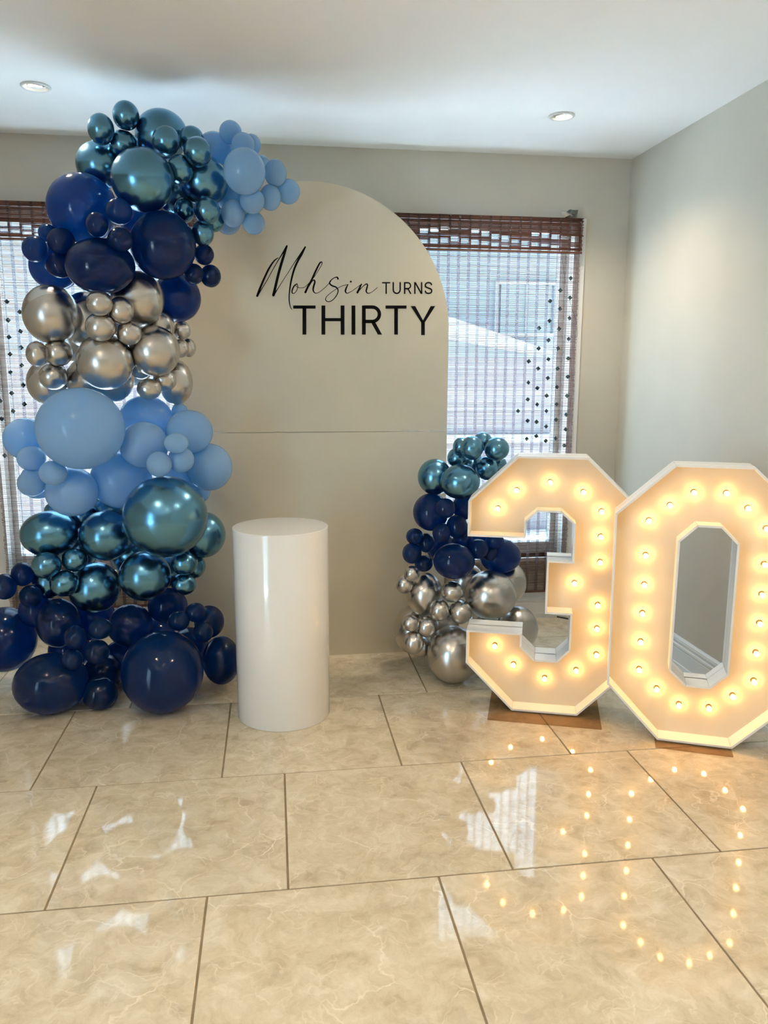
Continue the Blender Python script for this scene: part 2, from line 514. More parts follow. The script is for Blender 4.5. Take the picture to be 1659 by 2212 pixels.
diamond_me = None
def blind(x0, x1, tapes, diamonds, cuts, label, flip):
    global diamond_me
    root = obj('woven_blind', None, loc=((x0 + x1) / 2, 3.945, 0.165))
    tag(root, label, 'blind', 'woven wood blinds')
    ox, oy, oz = root.location
    sheet = obj('slat_sheet', slat_mesh('slat_sheet', x0 - ox, x1 - ox, 0.165 - oz, 2.072 - oz, 3.945 - oy, 0.0058, 0.0027, 0.0006, seed=3), M['slat'], root)
    sheet['kind'] = 'stuff'
    val = obj('valance', slat_mesh('valance', x0 - ox - 0.003, x1 - ox + 0.003, 1.914 - oz, 2.076 - oz, 3.925 - oy, 0.0058, 0.0050, 0.002, cuts=[(a - ox, b - ox, c - oz, d - oz) for a, b, c, d in cuts], seed=5), M['slat'], root)
    val['kind'] = 'stuff'
    obj('head_rail', boxes('head_rail', [(x0 - ox, x1 - ox, 3.930 - oy, 3.952 - oy, 2.056 - oz, 2.074 - oz)]), M['rail'], root)
    obj('valance_hem', boxes('valance_hem', [(x0 - ox - 0.003, x1 - ox + 0.003, 3.923 - oy, 3.928 - oy, 1.906 - oz, 1.917 - oz)]), M['rail'], root)
    obj('bottom_bar', boxes('bottom_bar', [(x0 - ox, x1 - ox, 3.940 - oy, 3.950 - oy, 0.157 - oz, 0.168 - oz)]), M['rail'], root)
    tape_me = boxes('tape', [(-0.0078, 0.0078, -0.0004, 0.0004, 0.168 - oz, 2.07 - oz)])
    vt_me = boxes('valance_tape', [(-0.0055, 0.0055, -0.0004, 0.0004, 1.915 - oz, 2.075 - oz)])
    for tx in tapes:
        obj('tape', tape_me, M['tape'], root, (tx - ox, 3.9435 - oy, 0))
        obj('valance_tape', vt_me, M['tape'], root, (tx - ox, 3.9235 - oy, 0))
    if diamond_me is None:
        s = 0.0122
        diamond_me = pyd('diamond_tile', [(0, 0, -s), (s, 0, 0), (0, 0, s), (-s, 0, 0), (0, -0.0035, 0)] + [(0, 0.002, -s), (s, 0.002, 0), (0, 0.002, s), (-s, 0.002, 0)],
                         [(0, 1, 4), (1, 2, 4), (2, 3, 4), (3, 0, 4), (8, 7, 6, 5), (0, 5, 6, 1), (1, 6, 7, 2), (2, 7, 8, 3), (3, 8, 5, 0)])
    rnd = random.Random(11)
    for dx, dz in diamonds:
        d = obj('diamond_tile', diamond_me, M['mirror'], root, (dx * 0.9955 - ox, 3.936 - oy, 1.327 + (dz - 1.327) * 0.9955 - oz))
        d.rotation_euler = (rnd.uniform(-0.1, 0.1), rnd.uniform(-0.2, 0.2), rnd.uniform(-0.3, 0.3))
    return root

PTC = 0.0509
DR = [(1.507, 1.792), (1.455, 1.732), (1.508, 1.696), (1.403, 1.678), (1.457, 1.641), (1.51, 1.595), (1.404, 1.581), (1.35, 1.544), (1.456, 1.542),
      (1.51, 1.491), (1.403, 1.485), (1.352, 1.443), (1.456, 1.444), (1.512, 1.393), (1.406, 1.389), (1.302, 1.378), (1.353, 1.342), (1.457, 1.342),
      (1.514, 1.301), (1.407, 1.294), (1.304, 1.271), (1.353, 1.243), (1.458, 1.248), (1.514, 1.203), (1.404, 1.204), (1.304, 1.185), (1.355, 1.159),
      (1.46, 1.16), (1.254, 1.126), (1.406, 1.125), (1.514, 1.106), (1.307, 1.076), (1.355, 1.07), (1.46, 1.08), (1.408, 1.046), (1.515, 1.03),
      (1.357, 0.996), (1.306, 0.982), (1.461, 0.983), (1.409, 0.971), (1.511, 0.945)]
DL = [(-1.204, 1.637), (-1.151, 1.592), (-1.205, 1.554), (-1.154, 1.504), (-1.207, 1.477), (-1.157, 1.43), (-1.208, 1.399), (-1.16, 1.348), (-1.212, 1.316),
      (-1.16, 1.257), (-1.215, 1.219), (-1.267, 1.183), (-1.162, 1.168), (-1.215, 1.135), (-1.269, 1.099), (-1.269, 0.925)]
tr_ = [0.8720 + PTC * k for k in range(-9, 14)]
tr_ = [t for t in tr_ if 0.36 < t < 1.54]
tl_ = [-1.263 + PTC * k for k in range(0, 23)]
tl_ = [t for t in tl_ if -1.30 < t < -0.13]
# openings in the valance: (x on the old photo strip, z centre, height)
def cell(x, z, h, tp):
    a = max([t for t in tp if t <= x], default=None)
    if a is None: return None
    return (a + 0.0055, a + PTC - 0.0055, z - h / 2, z + h / 2)
CR = []
sx = lambda u: 0.608 + (u - 100) * 0.000694
sz = lambda v: 2.069 - (v - 165) * 0.00062
for u, v, h in [(315, 285, 40), (385, 272, 36), (460, 262, 22), (530, 262, 14), (600, 262, 16), (670, 275, 32), (745, 292, 34), (815, 315, 38), (890, 325, 42), (955, 348, 30), (1025, 357, 26),
                (1095, 364, 24), (1165, 372, 20), (1235, 378, 14), (330, 360, 28), (400, 358, 34), (460, 350, 34), (530, 345, 36), (600, 350, 36), (670, 358, 34), (745, 363, 26), (815, 372, 22),
                (1100, 290, 32), (1165, 297, 34), (1235, 303, 32), (1310, 308, 34), (1370, 318, 40), (1380, 384, 10), (885, 380, 10), (1000, 384, 6)]:
    c = cell(sx(u), sz(v), h * 0.00063, tr_)
    if c: CR.append(c)
CL = []
for k in range(23):
    t = tl_[0] + PTC * k + 0.01
    c = cell(t, 1.964 + 0.014 * math.sin(k * 1.1), 0.016, tl_)
    if c: CL.append(c)
    c = cell(t, 1.938 + 0.010 * math.sin(k * 0.8 + 1), 0.014, tl_)
    if c: CL.append(c)
bl = blind(-1.300, -0.133, tl_, DL, CL, 'brown woven wood blind with diamond mirror tiles behind the tall balloon garland', False)
br_ = blind(0.357, 1.545, tr_, DR, CR, 'brown woven wood blind with diamond mirror tiles behind the short balloon garland', True)
def on(b, p): return tuple(Vector(p) - b.location)
obj('pull_cord', tube('pull_cord', [on(br_, p) for p in [(1.438, 3.9215, 1.91), (1.4375, 3.9215, 1.4), (1.437, 3.9215, 0.9), (1.436, 3.9215, 0.35)]], 0.0011, 6), M['cord'], br_)
obj('pull_cord', tube('pull_cord', [on(br_, p) for p in spline([(1.441, 3.921, 1.91), (1.467, 3.920, 1.772), (1.502, 3.919, 1.653), (1.534, 3.919, 1.572), (1.541, 3.919, 1.50)], 6)], 0.0008, 6), M['cord'], br_)

# crumpled bracket on top of the right-hand blind
bm = bmesh.new()
P = [(-0.042, 0, 0.034), (-0.018, -0.012, 0.030), (0.002, -0.004, 0.043), (0.02, -0.014, 0.038), (0.046, 0, 0.042), (0.036, -0.01, 0.004), (-0.032, -0.008, 0.0), (0.0, -0.02, 0.016), (0.026, -0.006, 0.022)]
vs = [bm.verts.new(p) for p in P]
for q in [(0, 6, 7), (0, 7, 1), (1, 7, 2), (2, 7, 3), (3, 7, 8), (8, 7, 5), (5, 7, 6), (3, 8, 4), (8, 5, 4)]:
    bm.faces.new([vs[i] for i in q])
bk = obj('blind_bracket', mesh_from(bm, 'blind_bracket'), simple('grey_metal_scrap', (0.22, 0.22, 0.20), 0.35, metal=0.7, var=0.5, vscale=40), loc=(1.480, 3.942, 2.076))
bk.modifiers.new('sheet', 'SOLIDIFY').thickness = 0.002
tag(bk, 'crumpled grey metal bracket sticking up from the end of the blind', 'bracket')

# ------------------------------------------------------------------ outside: the neighbouring house
def brick_material():
    mt, nt, b = new_mat('pink_brick')
    tc = nt.nodes.new('ShaderNodeTexCoord'); mp = nt.nodes.new('ShaderNodeMapping')
    mp.inputs['Rotation'].default_value = (math.pi / 2, 0, 0)
    bt = nt.nodes.new('ShaderNodeTexBrick')
    bt.inputs['Color1'].default_value = (0.175, 0.14, 0.14, 1); bt.inputs['Color2'].default_value = (0.15, 0.13, 0.14, 1)
    bt.inputs['Mortar'].default_value = (0.185, 0.175, 0.18, 1); bt.inputs['Scale'].default_value = 4.5; bt.inputs['Mortar Size'].default_value = 0.03
    nt.links.new(tc.outputs['Object'], mp.inputs[0]); nt.links.new(mp.outputs[0], bt.inputs['Vector']); nt.links.new(bt.outputs['Color'], b.inputs['Base Color'])
    b.inputs['Roughness'].default_value = 0.9
    return mt
M['brick'] = brick_material()
M['siding'] = simple('pale_siding', (0.165, 0.18, 0.195), 0.7, var=0.08)
M['hw'] = simple('white_fascia', (0.30, 0.31, 0.32), 0.6, var=0.03)
M['hglass'] = simple('dark_house_glass', (0.15, 0.165, 0.18), 0.1)
M['paving'] = simple('pale_concrete_paving', (0.60, 0.61, 0.62), 0.9, bump=0.4, bscale=40, var=0.12, vscale=2)
structure(obj('ground', boxes('ground', [(-16, 16, YB + T + 0.02, 22, -0.5, -0.35), (-16, XL - T - 0.02, -12, YB + T + 0.02, -0.5, -0.35)]), M['paving']))
h = obj('neighbour_house', None, loc=(2.0, 8.0, -0.35))
tag(h, 'pale brick neighbouring house seen through the blinds', 'house')
def hb(name, mat, *b):
    return obj(name, boxes(name, [(q[0] - 2.0, q[1] - 2.0, q[2] - 8.0, q[3] - 8.0, q[4] + 0.35, q[5] + 0.35) for q in b]), mat, h)
hb('brick_wall', M['brick'], (-9, 11, 8.0, 8.4, -0.35, 1.472))
hb('siding_wall', M['siding'], (-9, 11, 8.03, 8.4, 1.472, 2.85))
for i in range(8):
    z = 1.47 + i * 0.165
    hb('siding_board', M['siding'], (-9, 11, 8.0 - 0.006, 8.03, z, z + 0.161))
w = hb('window', M['hw'], (2.25, 2.9, 7.95, 8.0, 2.19, 2.22), (2.25, 2.9, 7.95, 8.0, 1.68, 1.71), (2.25, 2.28, 7.95, 8.0, 1.71, 2.19), (2.87, 2.9, 7.95, 8.0, 1.71, 2.19), (2.565, 2.585, 7.95, 8.0, 1.71, 2.19))
g = obj('pane', boxes('pane', [(0.31, 0.84, -0.03, -0.02, 2.03, 2.55)]), M['hglass'], w)
hb('eave', M['hw'], (-9.2, 11.2, 7.7, 8.5, 2.85, 2.98))
hb('wall_cap', M['hw'], (-9, 11, 7.93, 8.0, 0.60, 0.68))
# sloping porch roof fascia
fa = prism('porch_fascia', [(-1.4, 2.50), (0.67, 1.87), (0.67, 1.84), (-1.4, 2.20)], -0.6, -0.02)
obj('porch_roof', fa, M['hw'], h)

# ------------------------------------------------------------------ recessed ceiling lights
M['ring'] = simple('white_lamp_trim', (0.72, 0.71, 0.68), 0.35, var=0.03)
M['can'] = simple('satin_lamp_can', (0.55, 0.50, 0.42), 0.3, metal=0.6, var=0.05)
M['led'] = glow('lamp_glow', (1.0, 0.86, 0.62), 45.0)
ring_me = lathe('trim_ring', [(0.0535, 0.0005), (0.0545, -0.003), (0.052, -0.006), (0.046, -0.0065), (0.040, -0.004), (0.034, 0.002), (0.0335, 0.012)], 48)
can_me = lathe('lamp_can', [(0.0335, 0.006), (0.0335, 0.075), (0, 0.075)], 32)
gim_me = lathe('gimbal_lamp', [(0.0265, -0.010), (0.0295, -0.008), (0.030, 0.014), (0.022, 0.030), (0, 0.034)], 32)
led_me = lathe('lens', [(0.0262, -0.0085), (0.02, -0.0095), (0.0, -0.010)], 32)
for i, (lx, ly) in enumerate(LIGHTS):
    r = obj('recessed_light', None, loc=(lx, ly, ZC))
    lab = ['recessed ceiling spotlight above the tall balloon garland', 'recessed ceiling spotlight above the lit numbers'][i] if i < 2 else 'unseen recessed ceiling spotlight further back in the room'
    tag(r, lab, 'ceiling light', 'recessed ceiling spotlights')
    obj('trim_ring', ring_me, M['ring'], r)
    obj('lamp_can', can_me, M['can'], r)
    tilt = (0.12, 0.10, 0) if i == 0 else ((0.10, -0.22, 0) if i == 1 else (0.0, 0.0, 0))
    gm = obj('gimbal_lamp', gim_me, M['can'], r, (0, 0, 0.010), tilt)
    obj('lens', led_me, M['led'], gm)
    ld = bpy.data.lights.new('lamp_beam', 'SPOT')
    ld.energy = LAMP_W
    ld.color = (1.0, 0.83, 0.61)
    ld.spot_size = math.radians(135)
    ld.spot_blend = 0.8
    ld.shadow_soft_size = 0.026
    lo = obj('lamp_beam', ld, None, r, (0, 0, -0.012))

# ------------------------------------------------------------------ arch backdrop with lettering
M['arch'] = simple('warm_beige_backdrop', (0.68, 0.61, 0.475), 0.62, bump=0.03, bscale=400, var=0.012, spec=0.3)
M['edge'] = simple('backdrop_edge', (0.70, 0.68, 0.62), 0.6, var=0.03)
M['ink'] = simple('black_vinyl', (0.006, 0.006, 0.008), 0.7, var=0.1, spec=0.15)
AX, AR, AZ, YA = 0.180, 0.611, 1.510, 3.553
arch = obj('arch_backdrop', None, loc=(AX, YA, 0))
tag(arch, 'tall beige arch backdrop board with black lettering behind the pedestal', 'backdrop')
SEAM = 1.056
N_ = 72
pts = [(-AR, SEAM + 0.001), (AR, SEAM + 0.001)] + [(AR * math.cos(math.pi * k / N_), AZ + AR * math.sin(math.pi * k / N_)) for k in range(N_ + 1)]
obj('upper_panel', prism('upper_panel', pts, 0.0, 0.012), M['arch'], arch)
obj('lower_panel', prism('lower_panel', [(-AR, 0.0), (AR, 0.0), (AR, SEAM - 0.001), (-AR, SEAM - 0.001)], 0.0, 0.012), M['arch'], arch)
obj('rear_brace', boxes('rear_brace', [(-AR + 0.08, -AR + 0.12, 0.012, 0.04, 0.0, 1.7), (AR - 0.12, AR - 0.08, 0.012, 0.04, 0.0, 1.7), (-0.4, 0.4, 0.012, 0.03, SEAM - 0.04, SEAM + 0.04)]), M['edge'], arch)

def t2w(u, v):
    """lettering sheet units -> (x, z) on the board"""
    k = u * v * 1e-3
    return (TXA[0] * u + TXA[1] * v + TXA[2] * k + TXA[3] - AX, TZA[0] * u + TZA[1] * v + TZA[2] * k + TZA[3])
TXA = (0.000530931, -1.430352e-05, 1.411035e-05, -0.1020575)
TZA = (1.396316e-05, -0.0005101292, -1.062701e-05, 1.910807)

def slab(polys):
    """flat vinyl shapes (lists of (u, v)) in one letter"""
    v, f = [], []
    for p in polys:
        k, n = len(v), len(p)
        for y in (-0.0010, -0.0002):
            for u, w in p:
                x, z = t2w(u, w)
                v.append((x, y, z))
        f.append(tuple(range(k, k + n)))
        f += [(k + i, k + n + i, k + n + (i + 1) % n, k + (i + 1) % n) for i in range(n)]
    me = pyd('letter', v, f)
    bm = bmesh.new(); bm.from_mesh(me)
    bmesh.ops.triangulate(bm, faces=[q for q in bm.faces if len(q.verts) > 4])
    bmesh.ops.recalc_face_normals(bm, faces=bm.faces[:])
    bm.to_mesh(me); bm.free()
    return obj('letter', me, M['ink'], arch)

def band(path, wd):
    """quads along a path of constant width, butt ends"""
    out, n = [], len(path)
    L = []
    for i, (u, w) in enumerate(path):
        a, b = path[max(0, i - 1)], path[min(n - 1, i + 1)]
        dx, dy = b[0] - a[0], b[1] - a[1]
        q = math.hypot(dx, dy)
        L.append(((u - dy / q * wd / 2, w + dx / q * wd / 2), (u + dy / q * wd / 2, w - dx / q * wd / 2)))
    for a, b in zip(L[:-1], L[1:]):
        out.append([a[0], b[0], b[1], a[1]])
    return out

def arc(cu, cv, ru, rv, a0, a1, n=16):
    return [(cu + ru * math.cos(math.radians(a0 + (a1 - a0) * k / n)), cv + rv * math.sin(math.radians(a0 + (a1 - a0) * k / n))) for k in range(n + 1)]

def rect(u0, v0, u1, v1): return [(u0, v0), (u1, v0), (u1, v1), (u0, v1)]

def capital(ch, u0, v0, u1, v1, s, hs):
    """sans-serif capital in the box, stem width s, bar height hs"""
    mu = (u0 + u1) / 2
    H = v1 - v0
    if ch == 'T':
        return slab([rect(u0, v0, u1, v0 + hs), rect(mu - s / 2, v0 + hs * 0.5, mu + s / 2, v1)])
    if ch == 'I':
        return slab([rect(u0, v0, u1, v1)])
    if ch == 'H':
        m_ = v0 + H * 0.485
        return slab([rect(u0, v0, u0 + s, v1), rect(u1 - s, v0, u1, v1), rect(u0 + s * 0.5, m_ - hs / 2, u1 - s * 0.5, m_ + hs / 2)])
    if ch == 'N':
        return slab([rect(u0, v0, u0 + s, v1), rect(u1 - s, v0, u1, v1), [(u0, v0), (u0 + s * 1.15, v0), (u1, v1), (u1 - s * 1.15, v1)]])
    if ch == 'Y':
        m_ = v0 + H * 0.56
        k = s * 0.62
        return slab([[(u0, v0), (u0 + s * 1.22, v0), (mu, m_ - s * 0.55), (mu + s / 2, m_), (mu - s / 2, m_)],
                     [(u1 - s * 1.22, v0), (u1, v0), (mu + s / 2, m_), (mu - s / 2, m_), (mu, m_ - s * 0.55)], rect(mu - s / 2, m_ - 1, mu + s / 2, v1)])
    if ch == 'R':
        bb = v0 + H * 0.60                       # bottom of the bowl
        r = (bb - v0 - hs) / 2
        cu = u1 - (u1 - u0) * 0.04 - s * 0.5 - r
        path = [(u0 + s * 0.5, v0 + hs / 2)] + arc(cu, v0 + hs / 2 + r, r, r, -90, 90, 20) + [(u0 + s * 0.5, bb - hs / 2)]
        return slab([rect(u0, v0, u0 + s, v1)] + band(path, (s + hs) / 2) + [[(cu - r * 0.25, bb - hs * 0.6), (cu - r * 0.25 + s * 1.12, bb - hs * 0.6), (u1, v1), (u1 - s * 1.12, v1)]])
    if ch == 'U':
        r = (u1 - u0 - s) / 2
        path = [(u0 + s / 2, v0), (u0 + s / 2, v1 - r * 1.1 - s / 2 - 2)] + arc(mu, v1 - r * 1.1 - s / 2, r, r * 1.1, 180, 0, 20) + [(u1 - s / 2, v1 - r * 1.1 - s / 2 - 2), (u1 - s / 2, v0)]
        return slab(band(path, s))
    if ch == 'S':
        w_ = u1 - u0 - s
        P = [(0.98, 0.24), (0.86, 0.06), (0.5, 0.0), (0.14, 0.07), (0.02, 0.25), (0.14, 0.41), (0.5, 0.50), (0.88, 0.60), (1.0, 0.76), (0.88, 0.93), (0.5, 1.0), (0.12, 0.93), (0.0, 0.74)]
        path = spline([(u0 + s / 2 + a * w_, v0 + s / 2 + b * (H - s)) for a, b in P], 6)
        return slab(band(path, s))

for ch, u0, u1 in [('T', 1112, 1180), ('U', 1199, 1268), ('R', 1294, 1357), ('N', 1379, 1447), ('S', 1466, 1532)]:
    capital(ch, u0, 411 - (1.5 if ch == 'S' else 0), u1, 507 + (1.5 if ch in 'SU' else 0), 11.5, 10.5)
for ch, u0, u1 in [('T', 388, 568), ('H', 616, 803), ('I', 861, 892), ('R', 946, 1112), ('T', 1141, 1315), ('Y', 1350, 1556)]:
    capital(ch, u0, 602 + (5 if ch == 'Y' else 0), u1, 843 + (4 if ch == 'Y' else 0), 31, 26)

def stroke(pts):
    """pen stroke of varying width, (u, v, width)"""
    P = spline([tuple(float(c) for c in p) for p in pts], 10)
    v, f = [], []
    n = len(P)
    for i, (u, w, wd) in enumerate(P):
        a, b = P[max(0, i - 1)], P[min(n - 1, i + 1)]
        dx, dy = b[0] - a[0], b[1] - a[1]
        L = math.hypot(dx, dy) or 1
        nx, ny = -dy / L, dx / L
        wd = max(wd * 1.12, 4.2)
        for s in (1, -1):
            x, z = t2w(u + nx * wd / 2 * s, w + ny * wd / 2 * s)
            v += [(x, -0.0012, z), (x, -0.0002, z)]
    for i in range(n - 1):
        a, b = i * 4, i * 4 + 4
        f += [(a, a + 2, b + 2, b), (a, b, b + 1, a + 1), (a + 2, a + 3, b + 3, b + 2)]
    # round ends
    for i in (0, n - 1):
        u, w, wd = P[i]; wd = max(wd * 1.12, 4.2)
        k = len(v); q = 12
        for j in range(q):
            x, z = t2w(u + wd / 2 * math.cos(2 * math.pi * j / q), w + wd / 2 * math.sin(2 * math.pi * j / q))
            v.append((x, -0.0012, z))
        f.append(tuple(range(k, k + q)))
    return v, f

def script_letter(strokes, dots=()):
    v, f = [], []
    for s in strokes:
        a, b = stroke(s)
        k = len(v)
        v += a; f += [tuple(i + k for i in q) for q in b]
    for u, w, r in dots:
        k = len(v)
        v += [(*[t2w(u + r * math.cos(j * 0.5236), w + r * math.sin(j * 0.5236))[0]], -0.0012, t2w(u + r * math.cos(j * 0.5236), w + r * math.sin(j * 0.5236))[1]) for j in range(12)]
        f.append(tuple(range(k, k + 12)))
    me = pyd('script_letter', v, f)
    bm = bmesh.new(); bm.from_mesh(me); bmesh.ops.recalc_face_normals(bm, faces=bm.faces[:]); bm.to_mesh(me); bm.free()
    return obj('script_letter', me, M['ink'], arch)

script_letter([[(268, 214, 5), (235, 240, 10), (195, 300, 13), (155, 385, 14), (122, 465, 15), (101, 524, 15)],
               [(101, 524, 12), (135, 470, 6), (180, 395, 5), (225, 310, 5), (265, 240, 6), (300, 183, 9), (337, 120, 13)],
               [(337, 120, 12), (318, 180, 17), (295, 255, 19), (270, 345, 19), (248, 440, 19), (230, 518, 18)],
               [(230, 518, 14), (262, 470, 6), (305, 400, 4), (350, 330, 4), (395, 258, 5), (430, 208, 8), (485, 128, 11)],
               [(485, 128, 9), (455, 190, 13), (425, 240, 15), (395, 310, 14), (372, 400, 12), (358, 490, 9), (356, 560, 8), (364, 610, 6), (377, 635, 4)]])
script_letter([[(418, 424, 6), (398, 440, 9), (382, 470, 10), (380, 498, 8), (396, 502, 5), (415, 480, 5), (425, 448, 5), (418, 424, 6)],
               [(405, 432, 4), (418, 450, 4), (445, 458, 4), (478, 453, 4), (505, 430, 4)]])
script_letter([[(505, 430, 4), (545, 385, 4), (590, 318, 4), (618, 268, 5), (619, 249, 7), (602, 258, 11), (572, 315, 13), (537, 392, 13), (507, 448, 14), (486, 494, 15)],
               [(486, 494, 8), (512, 450, 5), (540, 405, 6), (556, 394, 9), (562, 412, 12), (553, 445, 13), (549, 475, 11), (560, 497, 7), (585, 499, 4), (622, 475, 4), (662, 438, 4), (692, 404, 5)]])
script_letter([[(750, 384, 13), (742, 371, 9), (718, 377, 6), (692, 398, 8), (682, 420, 10), (702, 440, 11), (735, 453, 10), (751, 478, 8), (741, 515, 7), (712, 553, 6), (677, 571, 6), (652, 560, 6),
                (655, 533, 5), (692, 498, 4), (742, 464, 4), (790, 440, 4), (832, 430, 4)]])
script_letter([[(832, 430, 6), (817, 460, 11), (811, 487, 11), (825, 501, 6), (860, 486, 4), (905, 455, 4), (942, 428, 5)]], [(855, 407, 8)])
script_letter([[(942, 428, 9), (926, 460, 13), (909, 496, 14)],
               [(909, 496, 7), (950, 450, 5), (980, 427, 8), (992, 434, 10), (986, 462, 11), (981, 485, 10), (993, 501, 7), (1020, 496, 4), (1050, 475, 4), (1073, 455, 4)]])

# ------------------------------------------------------------------ pedestal
M['ped'] = simple('glossy_white_laminate', (0.80, 0.78, 0.745), 0.14, var=0.01, coat=0.3)
ped = obj('cylinder_pedestal', None, loc=(0.020, 2.950, 0))
tag(ped, 'glossy white cylinder pedestal in front of the arch backdrop', 'pedestal')
PR, PH = 0.180, 0.748
obj('body', lathe('body', [(PR - 0.004, 0.0), (PR - 0.001, 0.001), (PR, 0.003), (PR, PH - 0.004), (PR - 0.001, PH - 0.002)], 128), M['ped'], ped)
obj('top_disc', lathe('top_disc', [(PR - 0.001, PH - 0.010), (PR + 0.0005, PH - 0.002), (PR - 0.0005, PH), (PR - 0.003, PH + 0.0003), (0, PH + 0.0003)], 128), M['ped'], ped)

# ------------------------------------------------------------------ marquee numbers
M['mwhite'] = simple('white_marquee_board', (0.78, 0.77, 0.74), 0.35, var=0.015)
M['mface'] = simple('bulb_tinted_marquee_face', (0.62, 0.55, 0.42), 0.55, var=0.02)  # white panel; the warm glow of the bulbs is tinted into its colour
M['bulb'] = glow('warm_bulb', (1.0, 0.52, 0.15), BULB)
M['socket'] = simple('brown_bulb_socket', (0.20, 0.11, 0.04), 0.5, var=0.1)
mt, nt, b = new_mat('bronze_acrylic')
b.inputs['Base Color'].default_value = (0.30, 0.20, 0.12, 1); b.inputs['Roughness'].default_value = 0.05
tp = nt.nodes.new('ShaderNodeBsdfTransparent'); tp.inputs[0].default_value = (0.88, 0.81, 0.72, 1)
mx = nt.nodes.new('ShaderNodeMixShader'); mx.inputs[0].default_value = 0.86
nt.links.new(b.outputs[0], mx.inputs[1]); nt.links.new(tp.outputs[0], mx.inputs[2])
nt.links.new(mx.outputs[0], nt.nodes['Material Output'].inputs['Surface'])
M['acrylic'] = mt
bulb_me = lathe('bulb', [(0.0045, -0.006), (0.0075, -0.012), (0.0090, -0.018), (0.0085, -0.0235), (0.006, -0.028), (0.003, -0.0298), (0, -0.0302)], 10)
sock_me = lathe('socket', [(0.0, -0.0065), (0.0090, -0.0065), (0.0100, -0.004), (0.0105, 0.0), (0.0120, 0.0005)], 12)

def board(a, b, c, d, th, y0, y1):
    """side board from corner b to c (neighbours a and d), mitred, th thick towards the inside"""
    def inner(p, q, r):
        p, q, r = Vector(p), Vector(q), Vector(r)
        e1, e2 = (q - p).normalized(), (r - q).normalized()
        n1, n2 = Vector((-e1.y, e1.x)), Vector((-e2.y, e2.x))
        k = 1 + n1.dot(n2)
        return q + (n1 + n2) * (th / max(k, 0.25))
    bi, ci = inner(a, b, c), inner(b, c, d)
    e = (Vector(c) - Vector(b)).normalized() * 0.0006
    B, Cc, bi, ci = Vector(b) + e, Vector(c) - e, bi + e, ci - e
    pts = [(B.x, B.y), (Cc.x, Cc.y), (ci.x, ci.y), (bi.x, bi.y)]
    return prism('side_board', pts, y0, y1)

def marquee(loops, bulbs, loc, ang, depth, plate, label):
    root = obj('marquee_number', None, loc=loc, rot=(0, 0, math.radians(ang)))
    tag(root, label, 'light sign', 'lit marquee numbers')
    REC = 0.073
    # face panel (outer loop with optional hole) a little inside the boards
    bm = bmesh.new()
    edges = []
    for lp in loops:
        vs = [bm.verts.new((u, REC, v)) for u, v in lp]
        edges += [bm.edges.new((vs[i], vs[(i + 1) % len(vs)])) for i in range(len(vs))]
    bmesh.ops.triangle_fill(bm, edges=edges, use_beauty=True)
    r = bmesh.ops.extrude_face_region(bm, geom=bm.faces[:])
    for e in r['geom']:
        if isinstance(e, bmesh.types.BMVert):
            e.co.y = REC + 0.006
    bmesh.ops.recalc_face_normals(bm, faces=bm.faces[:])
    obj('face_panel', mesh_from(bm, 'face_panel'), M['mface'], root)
    for lp in loops:
        n = len(lp)
        for i in range(n):
            obj('side_board', board(lp[i - 1], lp[i], lp[(i + 1) % n], lp[(i + 2) % n], 0.0075, 0.0, depth), M['mwhite'], root)
    for u, v in bulbs:
        s = obj('socket', sock_me, M['socket'], root, (u, REC, v), (-math.pi / 2, 0, 0))
        obj('bulb', bulb_me, M['bulb'], s)
    pz = -loc[2] + 0.0005
    obj('base_plate', bevel_box('base_plate', plate[0], plate[1], plate[2], plate[3], pz, pz + 0.0065, 0.001, 1), M['acrylic'], root)
    return root

Z0 = 0.0072
def dz(lst): return [(u, v - Z0) for u, v in lst]
three = dz([(0.000, 0.0075), (0.252, 0.0075), (0.424, 0.186), (0.424, 0.850), (0.250, 1.016), (-0.006, 1.016), (-0.188, 0.841), (-0.188, 0.703), (0.032, 0.703), (0.032, 0.767),
            (0.075, 0.807), (0.158, 0.807), (0.208, 0.764), (0.208, 0.622), (0.115, 0.622), (0.115, 0.412), (0.210, 0.412), (0.210, 0.273), (0.165, 0.225), (0.083, 0.225),
            (0.031, 0.274), (0.031, 0.327), (-0.184, 0.327), (-0.184, 0.192)])
b3 = dz([(-0.079, 0.805), (-0.009, 0.878), (0.116, 0.913), (0.24, 0.879), (0.31, 0.807), (0.312, 0.71), (0.314, 0.611), (0.223, 0.523), (0.314, 0.44), (0.316, 0.346), (0.319, 0.24),
         (0.245, 0.17), (0.125, 0.127), (0.001, 0.175), (-0.075, 0.249)])
zero = dz([(0.0, 0.0075), (0.251, 0.0075), (0.441, 0.202), (0.441, 0.835), (0.251, 1.015), (-0.001, 1.015), (-0.190, 0.835), (-0.186, 0.202)])
hole = dz([(0.031, 0.279), (0.031, 0.747), (0.085, 0.802), (0.160, 0.802), (0.214, 0.748), (0.215, 0.284), (0.161, 0.230), (0.084, 0.230)])
b0 = dz([(0.07, 0.913), (-0.006, 0.864), (-0.073, 0.805), (-0.077, 0.678), (-0.075, 0.569), (-0.075, 0.461), (-0.075, 0.353), (-0.074, 0.246), (-0.009, 0.178), (0.072, 0.126), (0.174, 0.127),
         (0.25, 0.181), (0.315, 0.245), (0.314, 0.35), (0.317, 0.459), (0.316, 0.564), (0.315, 0.672), (0.311, 0.798), (0.247, 0.866), (0.175, 0.915)])
marquee([three], b3, (0.909, 2.827, Z0), -19.14, 0.145, (-0.088, 0.340, -0.092, 0.185), 'white box number three lit by warm round bulbs, beside the short balloon garland')
marquee([zero, hole], b0, (1.361, 2.511, Z0), -23.94, 0.124, (-0.008, 0.250, -0.052, 0.18), 'white box number zero lit by warm round bulbs near the room corner')

